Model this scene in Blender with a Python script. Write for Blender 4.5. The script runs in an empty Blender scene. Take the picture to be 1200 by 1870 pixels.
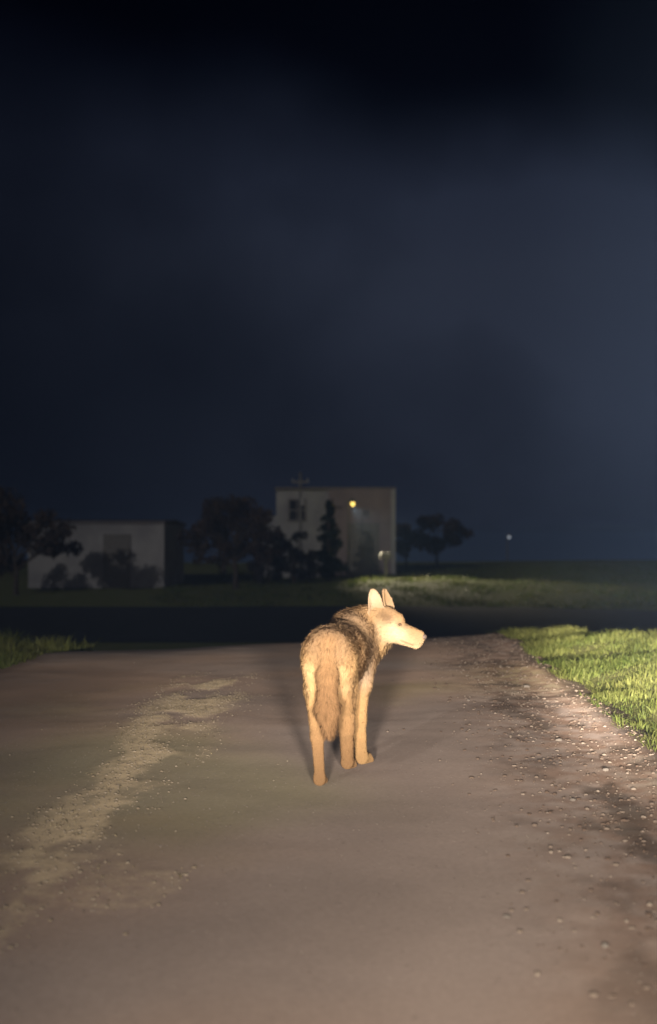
import bpy, bmesh, math, random
import numpy as np
from mathutils import Vector, Matrix, noise

random.seed(7)
rng = np.random.default_rng(11)
R = math.radians
scene = bpy.context.scene
COL = scene.collection

# ------------------------------------------------------------------ camera
cam_d = bpy.data.cameras.new('camera')
cam = bpy.data.objects.new('camera', cam_d)
COL.objects.link(cam)
cam.location = (0.0, 0.0, 1.10)
cam.rotation_euler = (R(90 + 1.30), 0, 0)
cam_d.sensor_fit = 'VERTICAL'
cam_d.sensor_height = 36.0
cam_d.lens = 36.0 * 2200 / 1870
cam_d.clip_start = 0.02
cam_d.clip_end = 3000
cam_d.dof.use_dof = True
cam_d.dof.focus_distance = 6.2
cam_d.dof.aperture_fstop = 1.7
scene.camera = cam

# ------------------------------------------------------------------ night sky
FILL_EL, FILL_AZ = R(17), R(205)          # added fill light, low behind the viewer's left shoulder
world = bpy.data.worlds.new('World')
scene.world = world
world.use_nodes = True
wn, wl = world.node_tree.nodes, world.node_tree.links
wn.clear()
w_out = wn.new('ShaderNodeOutputWorld')
w_bg = wn.new('ShaderNodeBackground')
w_sky = wn.new('ShaderNodeTexSky')
w_sky.sky_type = 'NISHITA'
w_sky.sun_disc = False
w_sky.sun_elevation = FILL_EL
w_sky.sun_rotation = FILL_AZ
w_sky.dust_density = 0.3
w_sky.ozone_density = 3.0
w_tc = wn.new('ShaderNodeTexCoord')
w_sep = wn.new('ShaderNodeSeparateXYZ'); wl.new(w_tc.outputs['Generated'], w_sep.inputs[0])
w_noise = wn.new('ShaderNodeTexNoise')
w_noise.inputs['Scale'].default_value = 3.0
w_noise.inputs['Detail'].default_value = 4.0
w_noise.inputs['Roughness'].default_value = 0.5
wl.new(w_tc.outputs['Generated'], w_noise.inputs['Vector'])
def w_math(op, a, b=None, c=None):
    n = wn.new('ShaderNodeMath'); n.operation = op
    for i, v in enumerate((a, b, c)):
        if v is None: continue
        if isinstance(v, (int, float)): n.inputs[i].default_value = v
        else: wl.new(v, n.inputs[i])
    return n.outputs[0]
def w_range(v, f0, f1, t0, t1):
    n = wn.new('ShaderNodeMapRange'); n.interpolation_type = 'SMOOTHSTEP'
    for k, x in zip(('From Min', 'From Max', 'To Min', 'To Max'), (f0, f1, t0, t1)): n.inputs[k].default_value = x
    wl.new(v, n.inputs['Value']); return n.outputs['Result']
# thin night cloud: a low bank of grey cloud, thicker to the right, clear dark sky overhead
w_n = w_math('MULTIPLY_ADD', w_noise.outputs['Fac'], 0.12, -0.06)
w_el = w_math('ADD', w_math('MULTIPLY_ADD', w_sep.outputs['X'], 0.20, w_sep.outputs['Z']), w_n)
w_low = w_range(w_el, 0.385, 0.26, 0.0, 1.0)
w_az = w_range(w_math('ADD', w_sep.outputs['X'], w_n), -0.40, 0.32, 0.20, 1.38)
w_gap = w_range(w_el, 0.06, 0.28, 0.46, 1.12)
w_noise2 = wn.new('ShaderNodeTexNoise')
w_noise2.inputs['Scale'].default_value = 7.0; w_noise2.inputs['Detail'].default_value = 5.0
wl.new(w_tc.outputs['Generated'], w_noise2.inputs['Vector'])
w_puff = w_range(w_noise2.outputs['Fac'], 0.30, 0.70, 0.78, 1.18)
w_cloud = w_math('MULTIPLY', w_math('MULTIPLY', w_math('MULTIPLY', w_low, w_az), w_gap), w_puff)
w_cov = wn.new('ShaderNodeMix'); w_cov.data_type = 'RGBA'
w_cov.inputs['A'].default_value = (0.015, 0.028, 0.090, 1)
w_cov.inputs['B'].default_value = (1.50, 1.06, 1.14, 1)
wl.new(w_cloud, w_cov.inputs['Factor'])
# the sky colour is read no lower than a few degrees up, so the haze at the skyline stays blue
w_cmb = wn.new('ShaderNodeCombineXYZ')
wl.new(w_sep.outputs['X'], w_cmb.inputs['X']); wl.new(w_sep.outputs['Y'], w_cmb.inputs['Y'])
wl.new(w_math('MAXIMUM', w_sep.outputs['Z'], 0.22), w_cmb.inputs['Z'])
wl.new(w_cmb.outputs[0], w_sky.inputs['Vector'])
w_mul = wn.new('ShaderNodeMix'); w_mul.data_type = 'RGBA'; w_mul.blend_type = 'MULTIPLY'
w_mul.inputs['Factor'].default_value = 1.0
wl.new(w_sky.outputs[0], w_mul.inputs['A']); wl.new(w_cov.outputs['Result'], w_mul.inputs['B'])
wl.new(w_mul.outputs['Result'], w_bg.inputs['Color'])
w_bg.inputs['Strength'].default_value = 0.0052
wl.new(w_bg.outputs[0], w_out.inputs['Surface'])

# weak fill added from behind the viewer to lift the house walls
sun_d = bpy.data.lights.new('fill_light', 'SUN')
sun_d.energy = 0.30
sun_d.angle = R(0.5)
sun_d.color = (1.0, 0.93, 0.86)
sun = bpy.data.objects.new('fill_light', sun_d); COL.objects.link(sun)
md = Vector((math.sin(FILL_AZ) * math.cos(FILL_EL), math.cos(FILL_AZ) * math.cos(FILL_EL), math.sin(FILL_EL)))
sun.rotation_euler = md.to_track_quat('Z', 'Y').to_euler()

# the vehicle's two headlamps, either side of the viewer and below
def headlamp(x, power, aim, kerb):
    d = bpy.data.lights.new('headlamp', 'SPOT')
    d.energy = power
    d.color = (1.0, 0.85, 0.73)
    d.spot_size = R(70); d.spot_blend = 1.0
    d.shadow_soft_size = 0.14
    o = bpy.data.objects.new('headlamp', d); COL.objects.link(o)
    o.location = (x, 0.15, 0.66)
    v = Vector(aim)
    o.rotation_euler = (-v).to_track_quat('Z', 'Y').to_euler()
    # beam pattern of a dipped headlamp: weak towards the near road, stronger to the kerb side
    d.use_nodes = True
    n, l = d.node_tree.nodes, d.node_tree.links
    em = n['Emission']
    tc = n.new('ShaderNodeTexCoord'); sp = n.new('ShaderNodeSeparateXYZ'); l.new(tc.outputs['Normal'], sp.inputs[0])
    def rng_(out, f0, f1, t0, t1):
        m = n.new('ShaderNodeMapRange'); m.interpolation_type = 'SMOOTHSTEP'
        for k, q in zip(('From Min', 'From Max', 'To Min', 'To Max'), (f0, f1, t0, t1)): m.inputs[k].default_value = q
        l.new(out, m.inputs['Value']); return m.outputs['Result']
    mu = n.new('ShaderNodeMath'); mu.operation = 'MULTIPLY'
    l.new(rng_(sp.outputs['Y'], -0.225, -0.075, 0.135, 1.0), mu.inputs[0])
    side = n.new('ShaderNodeMath'); side.operation = 'MULTIPLY'
    l.new(rng_(sp.outputs['X'], 0.008, 0.075, 0.0, kerb - 1), side.inputs[0])
    l.new(rng_(sp.outputs['Y'], -0.175, -0.105, 0.0, 1.0), side.inputs[1])
    plus = n.new('ShaderNodeMath'); plus.operation = 'ADD'; plus.inputs[1].default_value = 1.0
    l.new(side.outputs[0], plus.inputs[0]); l.new(plus.outputs[0], mu.inputs[1])
    mu2 = n.new('ShaderNodeMath'); mu2.operation = 'MULTIPLY'
    l.new(mu.outputs[0], mu2.inputs[0]); l.new(rng_(sp.outputs['X'], -0.40, -0.10, 0.40, 1.0), mu2.inputs[1])
    l.new(mu2.outputs[0], em.inputs['Strength'])
headlamp(-0.42, 2300, (0.10, 1.0, 0.05), 1.3)
headlamp(0.42, 2300, (0.10, 1.0, 0.05), 12.0)

vs = scene.view_settings
vs.view_transform = 'Standard'; vs.look = 'None'; vs.exposure = 0.0; vs.gamma = 1.0
vs.use_curve_mapping = False

# ------------------------------------------------------------------ helpers
def mat(name, col, rough=0.8, diff_rough=0.0, var=0.0, scale=8.0, col2=None, bump=0.0, bscale=60.0, spec=0.3, emit=None, estr=0):
    m = bpy.data.materials.new(name); m.use_nodes = True
    n, l = m.node_tree.nodes, m.node_tree.links
    b = n['Principled BSDF']
    b.inputs['Base Color'].default_value = (*col, 1)
    b.inputs['Roughness'].default_value = rough
    b.inputs['Specular IOR Level'].default_value = spec
    b.inputs['Diffuse Roughness'].default_value = diff_rough
    tc = n.new('ShaderNodeTexCoord')
    if col2 is not None:
        t = n.new('ShaderNodeTexNoise'); t.inputs['Scale'].default_value = scale; t.inputs['Detail'].default_value = 6
        l.new(tc.outputs['Object'], t.inputs['Vector'])
        r = n.new('ShaderNodeMapRange'); r.inputs['From Min'].default_value = 0.3; r.inputs['From Max'].default_value = 0.7
        l.new(t.outputs['Fac'], r.inputs['Value'])
        x = n.new('ShaderNodeMix'); x.data_type = 'RGBA'
        x.inputs['A'].default_value = (*col, 1); x.inputs['B'].default_value = (*col2, 1)
        l.new(r.outputs['Result'], x.inputs['Factor']); l.new(x.outputs['Result'], b.inputs['Base Color'])
    if bump:
        t = n.new('ShaderNodeTexNoise'); t.inputs['Scale'].default_value = bscale; t.inputs['Detail'].default_value = 5
        l.new(tc.outputs['Object'], t.inputs['Vector'])
        bp = n.new('ShaderNodeBump'); bp.inputs['Strength'].default_value = 1.0; bp.inputs['Distance'].default_value = bump
        l.new(t.outputs['Fac'], bp.inputs['Height']); l.new(bp.outputs['Normal'], b.inputs['Normal'])
    if emit:
        b.inputs['Emission Color'].default_value = (*emit, 1); b.inputs['Emission Strength'].default_value = estr
    return m

def attr_mat(name, attr, rough=0.85, diff_rough=0.0, spec=0.15, transl=0.0):
    m = bpy.data.materials.new(name); m.use_nodes = True
    n, l = m.node_tree.nodes, m.node_tree.links
    b = n['Principled BSDF']
    a = n.new('ShaderNodeAttribute'); a.attribute_name = attr
    l.new(a.outputs['Color'], b.inputs['Base Color'])
    b.inputs['Roughness'].default_value = rough
    b.inputs['Specular IOR Level'].default_value = spec
    b.inputs['Diffuse Roughness'].default_value = diff_rough
    if transl:
        t = n.new('ShaderNodeBsdfTranslucent'); l.new(a.outputs['Color'], t.inputs['Color'])
        x = n.new('ShaderNodeMixShader'); x.inputs[0].default_value = transl
        l.new(b.outputs[0], x.inputs[1]); l.new(t.outputs[0], x.inputs[2])
        l.new(x.outputs[0], n['Material Output'].inputs['Surface'])
    return m

def link(name, me, m=None, parent=None, **props):
    o = bpy.data.objects.new(name, me); COL.objects.link(o)
    if m is not None and me is not None:
        if not me.materials: me.materials.append(m)
    if parent is not None: o.parent = parent
    for k, v in props.items(): o[k] = v
    return o

def np_mesh(name, V, F, smooth=False, col=None):
    """V (n,3), F list of arrays (k,3) and/or (k,4); col (n,3) per vertex"""
    me = bpy.data.meshes.new(name)
    V = np.asarray(V, np.float32)
    F = [np.asarray(f, np.int32) for f in F if len(f)]
    me.vertices.add(len(V)); me.vertices.foreach_set('co', V.ravel())
    loops = np.concatenate([f.ravel() for f in F])
    tot = np.concatenate([np.full(len(f), f.shape[1], np.int32) for f in F])
    start = np.concatenate([[0], np.cumsum(tot)[:-1]]).astype(np.int32)
    me.loops.add(len(loops)); me.loops.foreach_set('vertex_index', loops)
    me.polygons.add(len(tot)); me.polygons.foreach_set('loop_start', start); me.polygons.foreach_set('loop_total', tot)
    me.update(calc_edges=True)
    if smooth: me.polygons.foreach_set('use_smooth', np.ones(len(tot), bool))
    if col is not None:
        a = me.color_attributes.new('tint', 'FLOAT_COLOR', 'POINT')
        c = np.ones((len(V), 4), np.float32); c[:, :3] = col
        a.data.foreach_set('color', c.ravel())
    me.validate()
    return me

class MB:
    """collects boxes, tubes and faces for ONE mesh"""
    def __init__(s): s.v, s.f = [], []
    def box(s, x0, x1, y0, y1, z0, z1):
        b = len(s.v)
        s.v += [(x0,y0,z0),(x1,y0,z0),(x1,y1,z0),(x0,y1,z0),(x0,y0,z1),(x1,y0,z1),(x1,y1,z1),(x0,y1,z1)]
        s.f += [tuple(b+i for i in q) for q in ((0,3,2,1),(4,5,6,7),(0,1,5,4),(1,2,6,5),(2,3,7,6),(3,0,4,7))]
        return s
    def tube(s, pts, rad, n=8):
        pts = [Vector(p) for p in pts]; b = len(s.v)
        for i, p in enumerate(pts):
            d = (pts[min(i+1, len(pts)-1)] - pts[max(i-1, 0)]).normalized()
            u = d.orthogonal().normalized(); w = d.cross(u)
            if i and True:
                u = (pu - d * pu.dot(d)).normalized(); w = d.cross(u)
            pu = u
            for k in range(n):
                a = 2*math.pi*k/n
                s.v.append(tuple(p + (u*math.cos(a) + w*math.sin(a))*rad[i]))
        for i in range(len(pts)-1):
            for k in range(n):
                k2 = (k+1) % n
                s.f.append((b+i*n+k, b+i*n+k2, b+(i+1)*n+k2, b+(i+1)*n+k))
        s.f.append(tuple(b+k for k in range(n))[::-1]); s.f.append(tuple(b+(len(pts)-1)*n+k for k in range(n)))
        return s
    def face(s, *ps):
        b = len(s.v); s.v += [tuple(p) for p in ps]; s.f.append(tuple(range(b, b+len(ps)))); return s
    def prism(s, poly, y0, y1):   # poly in x,z
        n = len(poly); b = len(s.v)
        s.v += [(x, y0, z) for x, z in poly] + [(x, y1, z) for x, z in poly]
        s.f.append(tuple(b+i for i in range(n))); s.f.append(tuple(b+n+i for i in range(n))[::-1])
        for i in range(n):
            j = (i+1) % n; s.f.append((b+j, b+i, b+n+i, b+n+j))
        return s
    def build(s, name, m, parent=None, smooth=False, **props):
        me = bpy.data.meshes.new(name); me.from_pydata(s.v, [], s.f); me.update()
        if smooth:
            for p in me.polygons: p.use_smooth = True
        return link(name, me, m, parent, **props)

def empty(name, loc, **props):
    o = link(name, None, **props); o.location = loc; o.empty_display_size = 0.2; return o

# value noise on numpy arrays
_perm = rng.random((256, 256)).astype(np.float32)
def vnoise(x, y):
    xi = np.floor(x).astype(int); yi = np.floor(y).astype(int)
    fx = x - xi; fy = y - yi
    fx = fx*fx*(3-2*fx); fy = fy*fy*(3-2*fy)
    g = lambda a, b: _perm[a & 255, b & 255]
    return (g(xi,yi)*(1-fx)+g(xi+1,yi)*fx)*(1-fy) + (g(xi,yi+1)*(1-fx)+g(xi+1,yi+1)*fx)*fy
def fbm(x, y, o=4):
    s = 0; a = 0.5
    for i in range(o):
        ca, sa = math.cos(0.7 + 1.1*i), math.sin(0.7 + 1.1*i)
        s = s + a*vnoise((x*ca - y*sa)*2**i + 17.3*i, (x*sa + y*ca)*2**i + 5.1*i); a *= 0.5
    return s / (1 - 0.5**o)
def sstep(a, b, x):
    t = np.clip((x-a)/(b-a), 0, 1); return t*t*(3-2*t)

# ------------------------------------------------------------------ terrain
def crest_y(x): return 13.2 + 0.47*np.clip(x, -6, 2.2) - 2.3*np.clip(x - 2.2, 0, 2.6)
def edge_r(y): return 1.35 + 0.049*y + 0.16*(fbm(y*0.9, y*0+3.3) - 0.5)
def edge_l(y): return -2.75 + 0.25*(fbm(y*0.9, y*0+9.1) - 0.5)
def base_z(x, y):
    """broad shape of the land"""
    cy = crest_y(x)
    d = y - cy
    drop = -1.45*sstep(-1.5, 13.0, d) 
    drop = drop - 0.45*sstep(0.2, 3.0, d)*sstep(1.9, 2.7, x)*sstep(30, 20, y)
    rise = (0.22*sstep(8, 30, x) + 0.38*sstep(-6, 6, x))
    far = rise*sstep(34, 78, y) * 1.0 + 0.25*sstep(30, 60, y)
    z = drop + far*(1 - 0.0*y)
    left = sstep(6, -10, x)*0.30*sstep(62, 84, y)
    z = z + left
    z = z - 19.0*sstep(88, 500, y)
    return z
def ground_z(x, y):
    z = base_z(x, y)
    rr = sstep(0.0, 0.8, x - edge_r(y)) * sstep(20, 14, y)
    ll = sstep(0.0, 0.8, edge_l(y) - x) * sstep(20, 13, y)
    z = z + rr*(0.05 + 0.12*(fbm(x*1.3, y*1.3) - 0.4)) + sstep(20, 14, y)*0.10*sstep(0.1, 1.4, x - edge_r(y))*sstep(5.5, 2.6, x - edge_r(y)) + ll*(0.10 + 0.12*(fbm(x*1.1+8, y*1.1) - 0.4))
    return z
def road_mask_strip(x, y):
    """centre strip of loose gravel between the wheel tracks"""
    c = -0.90 - 0.16*sstep(5.5, 3.2, y) + 0.10*(fbm(y*0.7, y*0+1.7) - 0.5)
    w = 0.14 + 0.17*sstep(4.2, 8.5, y) + 0.30*(fbm(y*2.1+4, x*2.6) - 0.45)
    m = sstep(w + 0.16, w*0.3, np.abs(x - c)) * (0.15 + 0.85*sstep(0.36, 0.58, fbm(x*4.5+3, y*2.2+7))) * sstep(10.2, 9.0, y)
    # a small separate patch nearer the viewer
    p = sstep(1.3, 0.1, ((x + 0.60)/0.15)**2 + ((y - 3.85)/0.28)**2 + 5.0*(fbm(x*6, y*4.3) - 0.5))
    return np.maximum(m, 0.40*p)
def road_mask_shoulder(x, y):
    e = edge_r(y)
    return sstep(1.15, 0.35, e - x)
def road_z(x, y):
    z = base_z(x, y) + 0.012
    ms, mr = road_mask_strip(x, y), road_mask_shoulder(x, y)
    rough = 0.05 + 0.22*ms + 0.5*mr
    z = z + 0.006*ms + 0.02*sstep(0.35, 0.0, edge_r(y) - x)
    z = z - 0.015*np.exp(-((x-0.25)/0.35)**2) - 0.012*np.exp(-((x+1.75)/0.4)**2)
    z = z + rough*(0.016*(fbm(x*9, y*9) - 0.5) + 0.008*(fbm(x*31, y*31, 2) - 0.5)) + 0.03*(fbm(x*0.8, y*0.8) - 0.5)
    # fade under the verge
    z = z - 0.05*sstep(0.0, 0.25, x - edge_r(y)) - 0.05*sstep(0.0, 0.25, edge_l(y) - x)
    return z

def grid_mesh(name, xs, ys, zf):
    X, Y = np.meshgrid(xs, ys)
    Z = zf(X, Y)
    V = np.stack([X, Y, Z], -1).reshape(-1, 3)
    nx = len(xs); i = np.arange(len(ys)-1)[:, None]*nx + np.arange(nx-1)[None]
    F = np.stack([i, i+1, i+nx+1, i+nx], -1).reshape(-1, 4)
    return np_mesh(name, V, [F], smooth=True)

xs = np.concatenate([[-900,-500,-300,-180,-110,-75,-50], np.arange(-36,-8,1.0), np.arange(-8,8,0.16), np.arange(8,37,1.0), [50,75,110,180,300,500,900]])
ys = np.concatenate([[-60,-20,-8], np.arange(-3,18,0.16), np.arange(18,95,0.8), [105,120,140,170,210,270,350,450,600,800,1100]])

m_soil = mat('grassy_soil', (0.080, 0.100, 0.030), 0.9, 1.0, col2=(0.12, 0.12, 0.05), scale=2.2, bump=0.02, bscale=22, spec=0.1)
me = grid_mesh('ground', xs, ys, lambda x, y: ground_z(x, y) - 0.06*((x > edge_l(y)+0.1) & (x < edge_r(y)-0.1) & (y < 22)))
link('ground', me, m_soil, kind='structure')

# gravel road material
def gravel_mat():
    m = bpy.data.materials.new('packed_gravel'); m.use_nodes = True
    n, l = m.node_tree.nodes, m.node_tree.links
    b = n['Principled BSDF']
    b.inputs['Roughness'].default_value = 0.95; b.inputs['Specular IOR Level'].default_value = 0.1
    b.inputs['Diffuse Roughness'].default_value = 0.75
    a = n.new('ShaderNodeAttribute'); a.attribute_name = 'tint'
    tc = n.new('ShaderNodeTexCoord')
    t = n.new('ShaderNodeTexNoise'); t.inputs['Scale'].default_value = 48; t.inputs['Detail'].default_value = 9; t.inputs['Roughness'].default_value = 0.72
    l.new(tc.outputs['Object'], t.inputs['Vector'])
    r = n.new('ShaderNodeMapRange'); r.inputs['From Min'].default_value = 0.25; r.inputs['From Max'].default_value = 0.75
    r.inputs['To Min'].default_value = 0.86; r.inputs['To Max'].default_value = 1.14
    l.new(t.outputs['Fac'], r.inputs['Value'])
    x = n.new('ShaderNodeVectorMath'); x.operation = 'SCALE'
    st = n.new('ShaderNodeAttribute'); st.attribute_name = 'strip'
    t2 = n.new('ShaderNodeTexNoise'); t2.inputs['Scale'].default_value = 16; t2.inputs['Detail'].default_value = 9; t2.inputs['Roughness'].default_value = 0.65
    l.new(tc.outputs['Object'], t2.inputs['Vector'])
    ma = n.new('ShaderNodeMath'); ma.operation = 'MULTIPLY_ADD'; ma.inputs[1].default_value = 1.7
    l.new(t2.outputs['Fac'], ma.inputs[0]); l.new(st.outputs['Fac'], ma.inputs[2])
    r2 = n.new('ShaderNodeMapRange'); r2.inputs['From Min'].default_value = 1.05; r2.inputs['From Max'].default_value = 1.95
    l.new(ma.outputs[0], r2.inputs['Value'])
    gate = n.new('ShaderNodeMath'); gate.operation = 'MULTIPLY'
    l.new(r2.outputs['Result'], gate.inputs[0])
    r3 = n.new('ShaderNodeMapRange'); r3.inputs['From Max'].default_value = 0.6; l.new(st.outputs['Fac'], r3.inputs['Value'])
    l.new(r3.outputs['Result'], gate.inputs[1])
    mx = n.new('ShaderNodeMix'); mx.data_type = 'RGBA'
    l.new(gate.outputs[0], mx.inputs['Factor']); l.new(a.outputs['Color'], mx.inputs['A']); mx.inputs['B'].default_value = (0.64, 0.53, 0.35, 1)
    l.new(mx.outputs['Result'], x.inputs[0]); l.new(r.outputs['Result'], x.inputs['Scale'])
    l.new(x.outputs[0], b.inputs['Base Color'])
    bp = n.new('ShaderNodeBump'); bp.inputs['Distance'].default_value = 0.0022; bp.inputs['Strength'].default_value = 0.6
    l.new(t.outputs['Fac'], bp.inputs['Height']); l.new(bp.outputs['Normal'], b.inputs['Normal'])
    return m
m_gravel = gravel_mat()
rx = np.arange(-3.3, 2.75, 0.03)
ry = np.concatenate([np.arange(-2, 1.5, 0.25), np.arange(1.5, 15, 0.03), np.arange(15, 27, 0.2)])
me = grid_mesh('gravel_road', rx, ry, road_z)
V = np.empty(len(me.vertices)*3, np.float32); me.vertices.foreach_get('co', V); V = V.reshape(-1, 3)
X, Y = V[:, 0], V[:, 1]
base = np.array([0.350, 0.290, 0.250])
ms, mr = road_mask_strip(X, Y), road_mask_shoulder(X, Y)
big = fbm(X*0.6+2, Y*0.45)
c = base[None]*(0.72 + 0.52*big)[:, None]*(0.90 + 0.20*fbm(X*2.3+6, Y*1.5+2))[:, None]
warm = sstep(0.35, 0.7, fbm(X*0.55+11, Y*0.5+4))
c = c*(1 + (np.array([1.08, 0.96, 0.84]) - 1)[None]*warm[:, None])
grn = sstep(0.5, 0.75, fbm(X*0.5+31, Y*0.4+14))
c = c*(1 + (np.array([0.92, 1.0, 0.80]) - 1)[None]*grn[:, None])
cl = sstep(-1.1, -2.0, X)     # darker towards the left, across the far wheel track
c = c*(1 - 0.22*cl)[:, None]
fine = fbm(X*14, Y*14, 3)
k = (mr*sstep(0.25, 0.7, fine))[:, None]*0.8
c = c*(1-k) + np.array([0.235, 0.158, 0.112])[None]*k
k = (mr*sstep(0.52, 0.68, fbm(X*6+4, Y*3.5+9)))[:, None]*0.75     # damp dark litter among the stones
c = c*(1-k) + np.array([0.10, 0.08, 0.062])[None]*k
k = (sstep(0.16, 0.0, edge_r(Y) - X))[:, None]*0.8  # wet soil and the shaded gap under the turf, painted as a dark line
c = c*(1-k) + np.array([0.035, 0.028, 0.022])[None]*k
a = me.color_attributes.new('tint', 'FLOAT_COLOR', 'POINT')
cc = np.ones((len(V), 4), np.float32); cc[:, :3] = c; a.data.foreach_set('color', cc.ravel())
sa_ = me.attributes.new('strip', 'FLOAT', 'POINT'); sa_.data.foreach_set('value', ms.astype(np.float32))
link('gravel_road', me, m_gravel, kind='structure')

# dark lane beyond the crest, widened so its colour carries the dip's shade
m_asph = mat('shaded_asphalt', (0.035, 0.036, 0.042), 0.9, 0.2, col2=(0.05, 0.05, 0.055), scale=3, bump=0.004, bscale=80, spec=0.15)
sx = np.linspace(-60, 26, 161)
cy = 36.5 + 0.0*sx - 0.024*np.clip(sx - 1, 0, 40)**2
rows = []
for k in np.linspace(-1, 1, 9):
    yy = cy + k*6.8
    rows.append(np.stack([sx, yy, ground_z(sx, yy) + 0.03 + 0.03*(1-k*k)], -1))
V = np.concatenate(rows); nx = len(sx)
i = np.arange(8)[:, None]*nx + np.arange(nx-1)[None]
F = np.stack([i, i+1, i+nx+1, i+nx], -1).reshape(-1, 4)
link('shaded_cross_road', np_mesh('shaded_cross_road', V, [F], True), m_asph, kind='structure')

# ------------------------------------------------------------------ grass and gravel
def blades(name, P, H, W, lean, c0, c1, label, cat, bend=0.35, m=None):
    """two-segment grass blades with one vertex tint each"""
    n = len(P)
    az = rng.random(n)*2*np.pi
    side = np.stack([np.cos(az), np.sin(az), 0*az], -1)
    la = rng.random(n)*2*np.pi
    ld = np.stack([np.cos(la), np.sin(la), 0*la], -1)*(lean*rng.random(n)*H)[:, None] 
    up = np.zeros((n, 3)); up[:, 2] = H
    a = P - side*W[:, None]*0.5; b = P + side*W[:, None]*0.5
    mid = P + up*0.55 + ld*0.35
    c = mid - side*W[:, None]*0.36; d = mid + side*W[:, None]*0.36
    t = P + up*(1 - 0.3*lean*rng.random(n))[:, None] + ld*1.1
    V = np.stack([a, b, c, d, t], 1).reshape(-1, 3)
    i = np.arange(n)*5
    Q = np.stack([i, i+1, i+3, i+2], -1); T = np.stack([i+2, i+3, i+4], -1)
    k = np.clip(fbm(P[:, 0]*1.4+5, P[:, 1]*1.4)*1.5 - 0.25 + (rng.random(n)-0.5)*0.5, 0, 1)[:, None]
    c = c0[None]*(1-k) + c1[None]*k
    c = c*(0.75 + 0.5*rng.random((n, 1)))
    C = np.repeat(c, 5, 0)
    o = link(name, np_mesh(name, V, [Q, T], False, C), m, kind='stuff', label=label, category=cat)
    return o
m_grass = attr_mat('grass_blade', 'tint', 0.6, 0.0, 0.25, transl=0.22)

def scatter(x0, x1, y0, y1, n, keep):
    x = rng.uniform(x0, x1, n); y = rng.uniform(y0, y1, n)
    k = keep(x, y) > rng.random(n)
    return x[k], y[k]
gA, gB = np.array([0.100, 0.150, 0.030]), np.array([0.270, 0.285, 0.085])
# right verge: tufted, with worn gaps
def keep_r(x, y):
    d = x - edge_r(y)
    tuft = sstep(0.30, 0.55, fbm(x*2.6+1, y*2.6+1))
    return (d > -0.03) * (0.35 + 0.65*tuft) * (y < crest_y(x) + 1.6)
x, y = scatter(1.4, 9.0, 4.2, 18.5, 260000, keep_r)
tuft = fbm(x*2.6+1, y*2.6+1)
H = (0.030 + 0.075*sstep(0.35, 0.75, tuft))*(0.6 + 0.8*rng.random(len(x)))
P = np.stack([x, y, ground_z(x, y) - 0.005], -1)
blades('verge_grass', P, H, 0.004 + 0.005*rng.random(len(x)), 1.1, gA, gB,
       'bright green tufted grass on the verge right of the gravel road', 'grass', m=m_grass)
def keep_l(x, y):
    d = edge_l(y) - x
    return (d > -0.03) * (0.3 + 0.7*sstep(0.3, 0.55, fbm(x*2.6+1, y*2.6+1))) * (y < crest_y(x) + 2.0)
x, y = scatter(-9, -2.5, 7.0, 14.5, 75000, keep_l)
tuft = fbm(x*2.6+1, y*2.6+1)
H = (0.05 + 0.13*sstep(0.35, 0.75, tuft))*(0.6 + 0.8*rng.random(len(x)))
P = np.stack([x, y, ground_z(x, y) - 0.005], -1)
blades('verge_grass', P, H, 0.006 + 0.006*rng.random(len(x)), 0.9, gA, gB,
       'dim green grass bank at the left edge of the gravel road', 'grass', m=m_grass)
# far lawn beyond the crossing lane
def keep_f(x, y):
    cyy = 36.5 - 0.024*np.clip(x - 1, 0, 40)**2
    return (y > cyy + 6.7) * (x > -9 + 4*fbm(y*0.3, y*0)) * 1.0
x, y = scatter(-10, 34, 24, 88, 120000, keep_f)
H = (0.05 + 0.16*sstep(0.4, 0.75, fbm(x*0.9, y*0.5)))*(0.6 + 0.8*rng.random(len(x)))
P = np.stack([x, y, ground_z(x, y) - 0.01], -1)
blades('lawn_grass', P, H, 0.03 + 0.03*rng.random(len(x)), 0.8, gA*0.9, np.array([0.13, 0.125, 0.05]),
       'dim mown grass field beyond the dark crossing lane', 'grass', m=m_grass)

# loose stones
ICO_V = []; ICO_F = []
_bm = bmesh.new(); bmesh.ops.create_icosphere(_bm, subdivisions=1, radius=1.0)
ICO_V = np.array([v.co[:] for v in _bm.verts]); ICO_F = np.array([[v.index for v in f.verts] for f in _bm.faces]); _bm.free()
def stones(name, x, y, s, c0, c1, label, dark=0.3):
    n = len(x)
    P = np.stack([x, y, road_z(x, y) + s*0.2], -1)
    A = rng.random(n)*2*np.pi
    sc = s[:, None]*np.stack([0.8+0.7*rng.random(n), 0.6+0.4*rng.random(n), 0.4+0.3*rng.random(n)], -1)
    jit = 1 + 0.28*(rng.random((n, len(ICO_V), 1)) - 0.5)
    L = ICO_V[None]*jit*sc[:, None]
    ca, sa = np.cos(A)[:, None], np.sin(A)[:, None]
    W = np.stack([L[..., 0]*ca - L[..., 1]*sa, L[..., 0]*sa + L[..., 1]*ca, L[..., 2]], -1) + P[:, None]
    F = (ICO_F[None] + (np.arange(n)*len(ICO_V))[:, None, None]).reshape(-1, 3)
    k = rng.random((n, 1))**1.8
    c = c0[None]*(1-k) + c1[None]*k
    me = np_mesh(name, W.reshape(-1, 3), [F], False, np.repeat(c, len(ICO_V), 0))
    return link(name, me, m_stone, kind='stuff', label=label, category='gravel')
m_stone = attr_mat('stone', 'tint', 0.85, 0.6, 0.15)
x, y = scatter(-1.8, -0.2, 2.4, 11, 60000, lambda x, y: road_mask_strip(x, y)*0.45 + 0.002)
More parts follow.
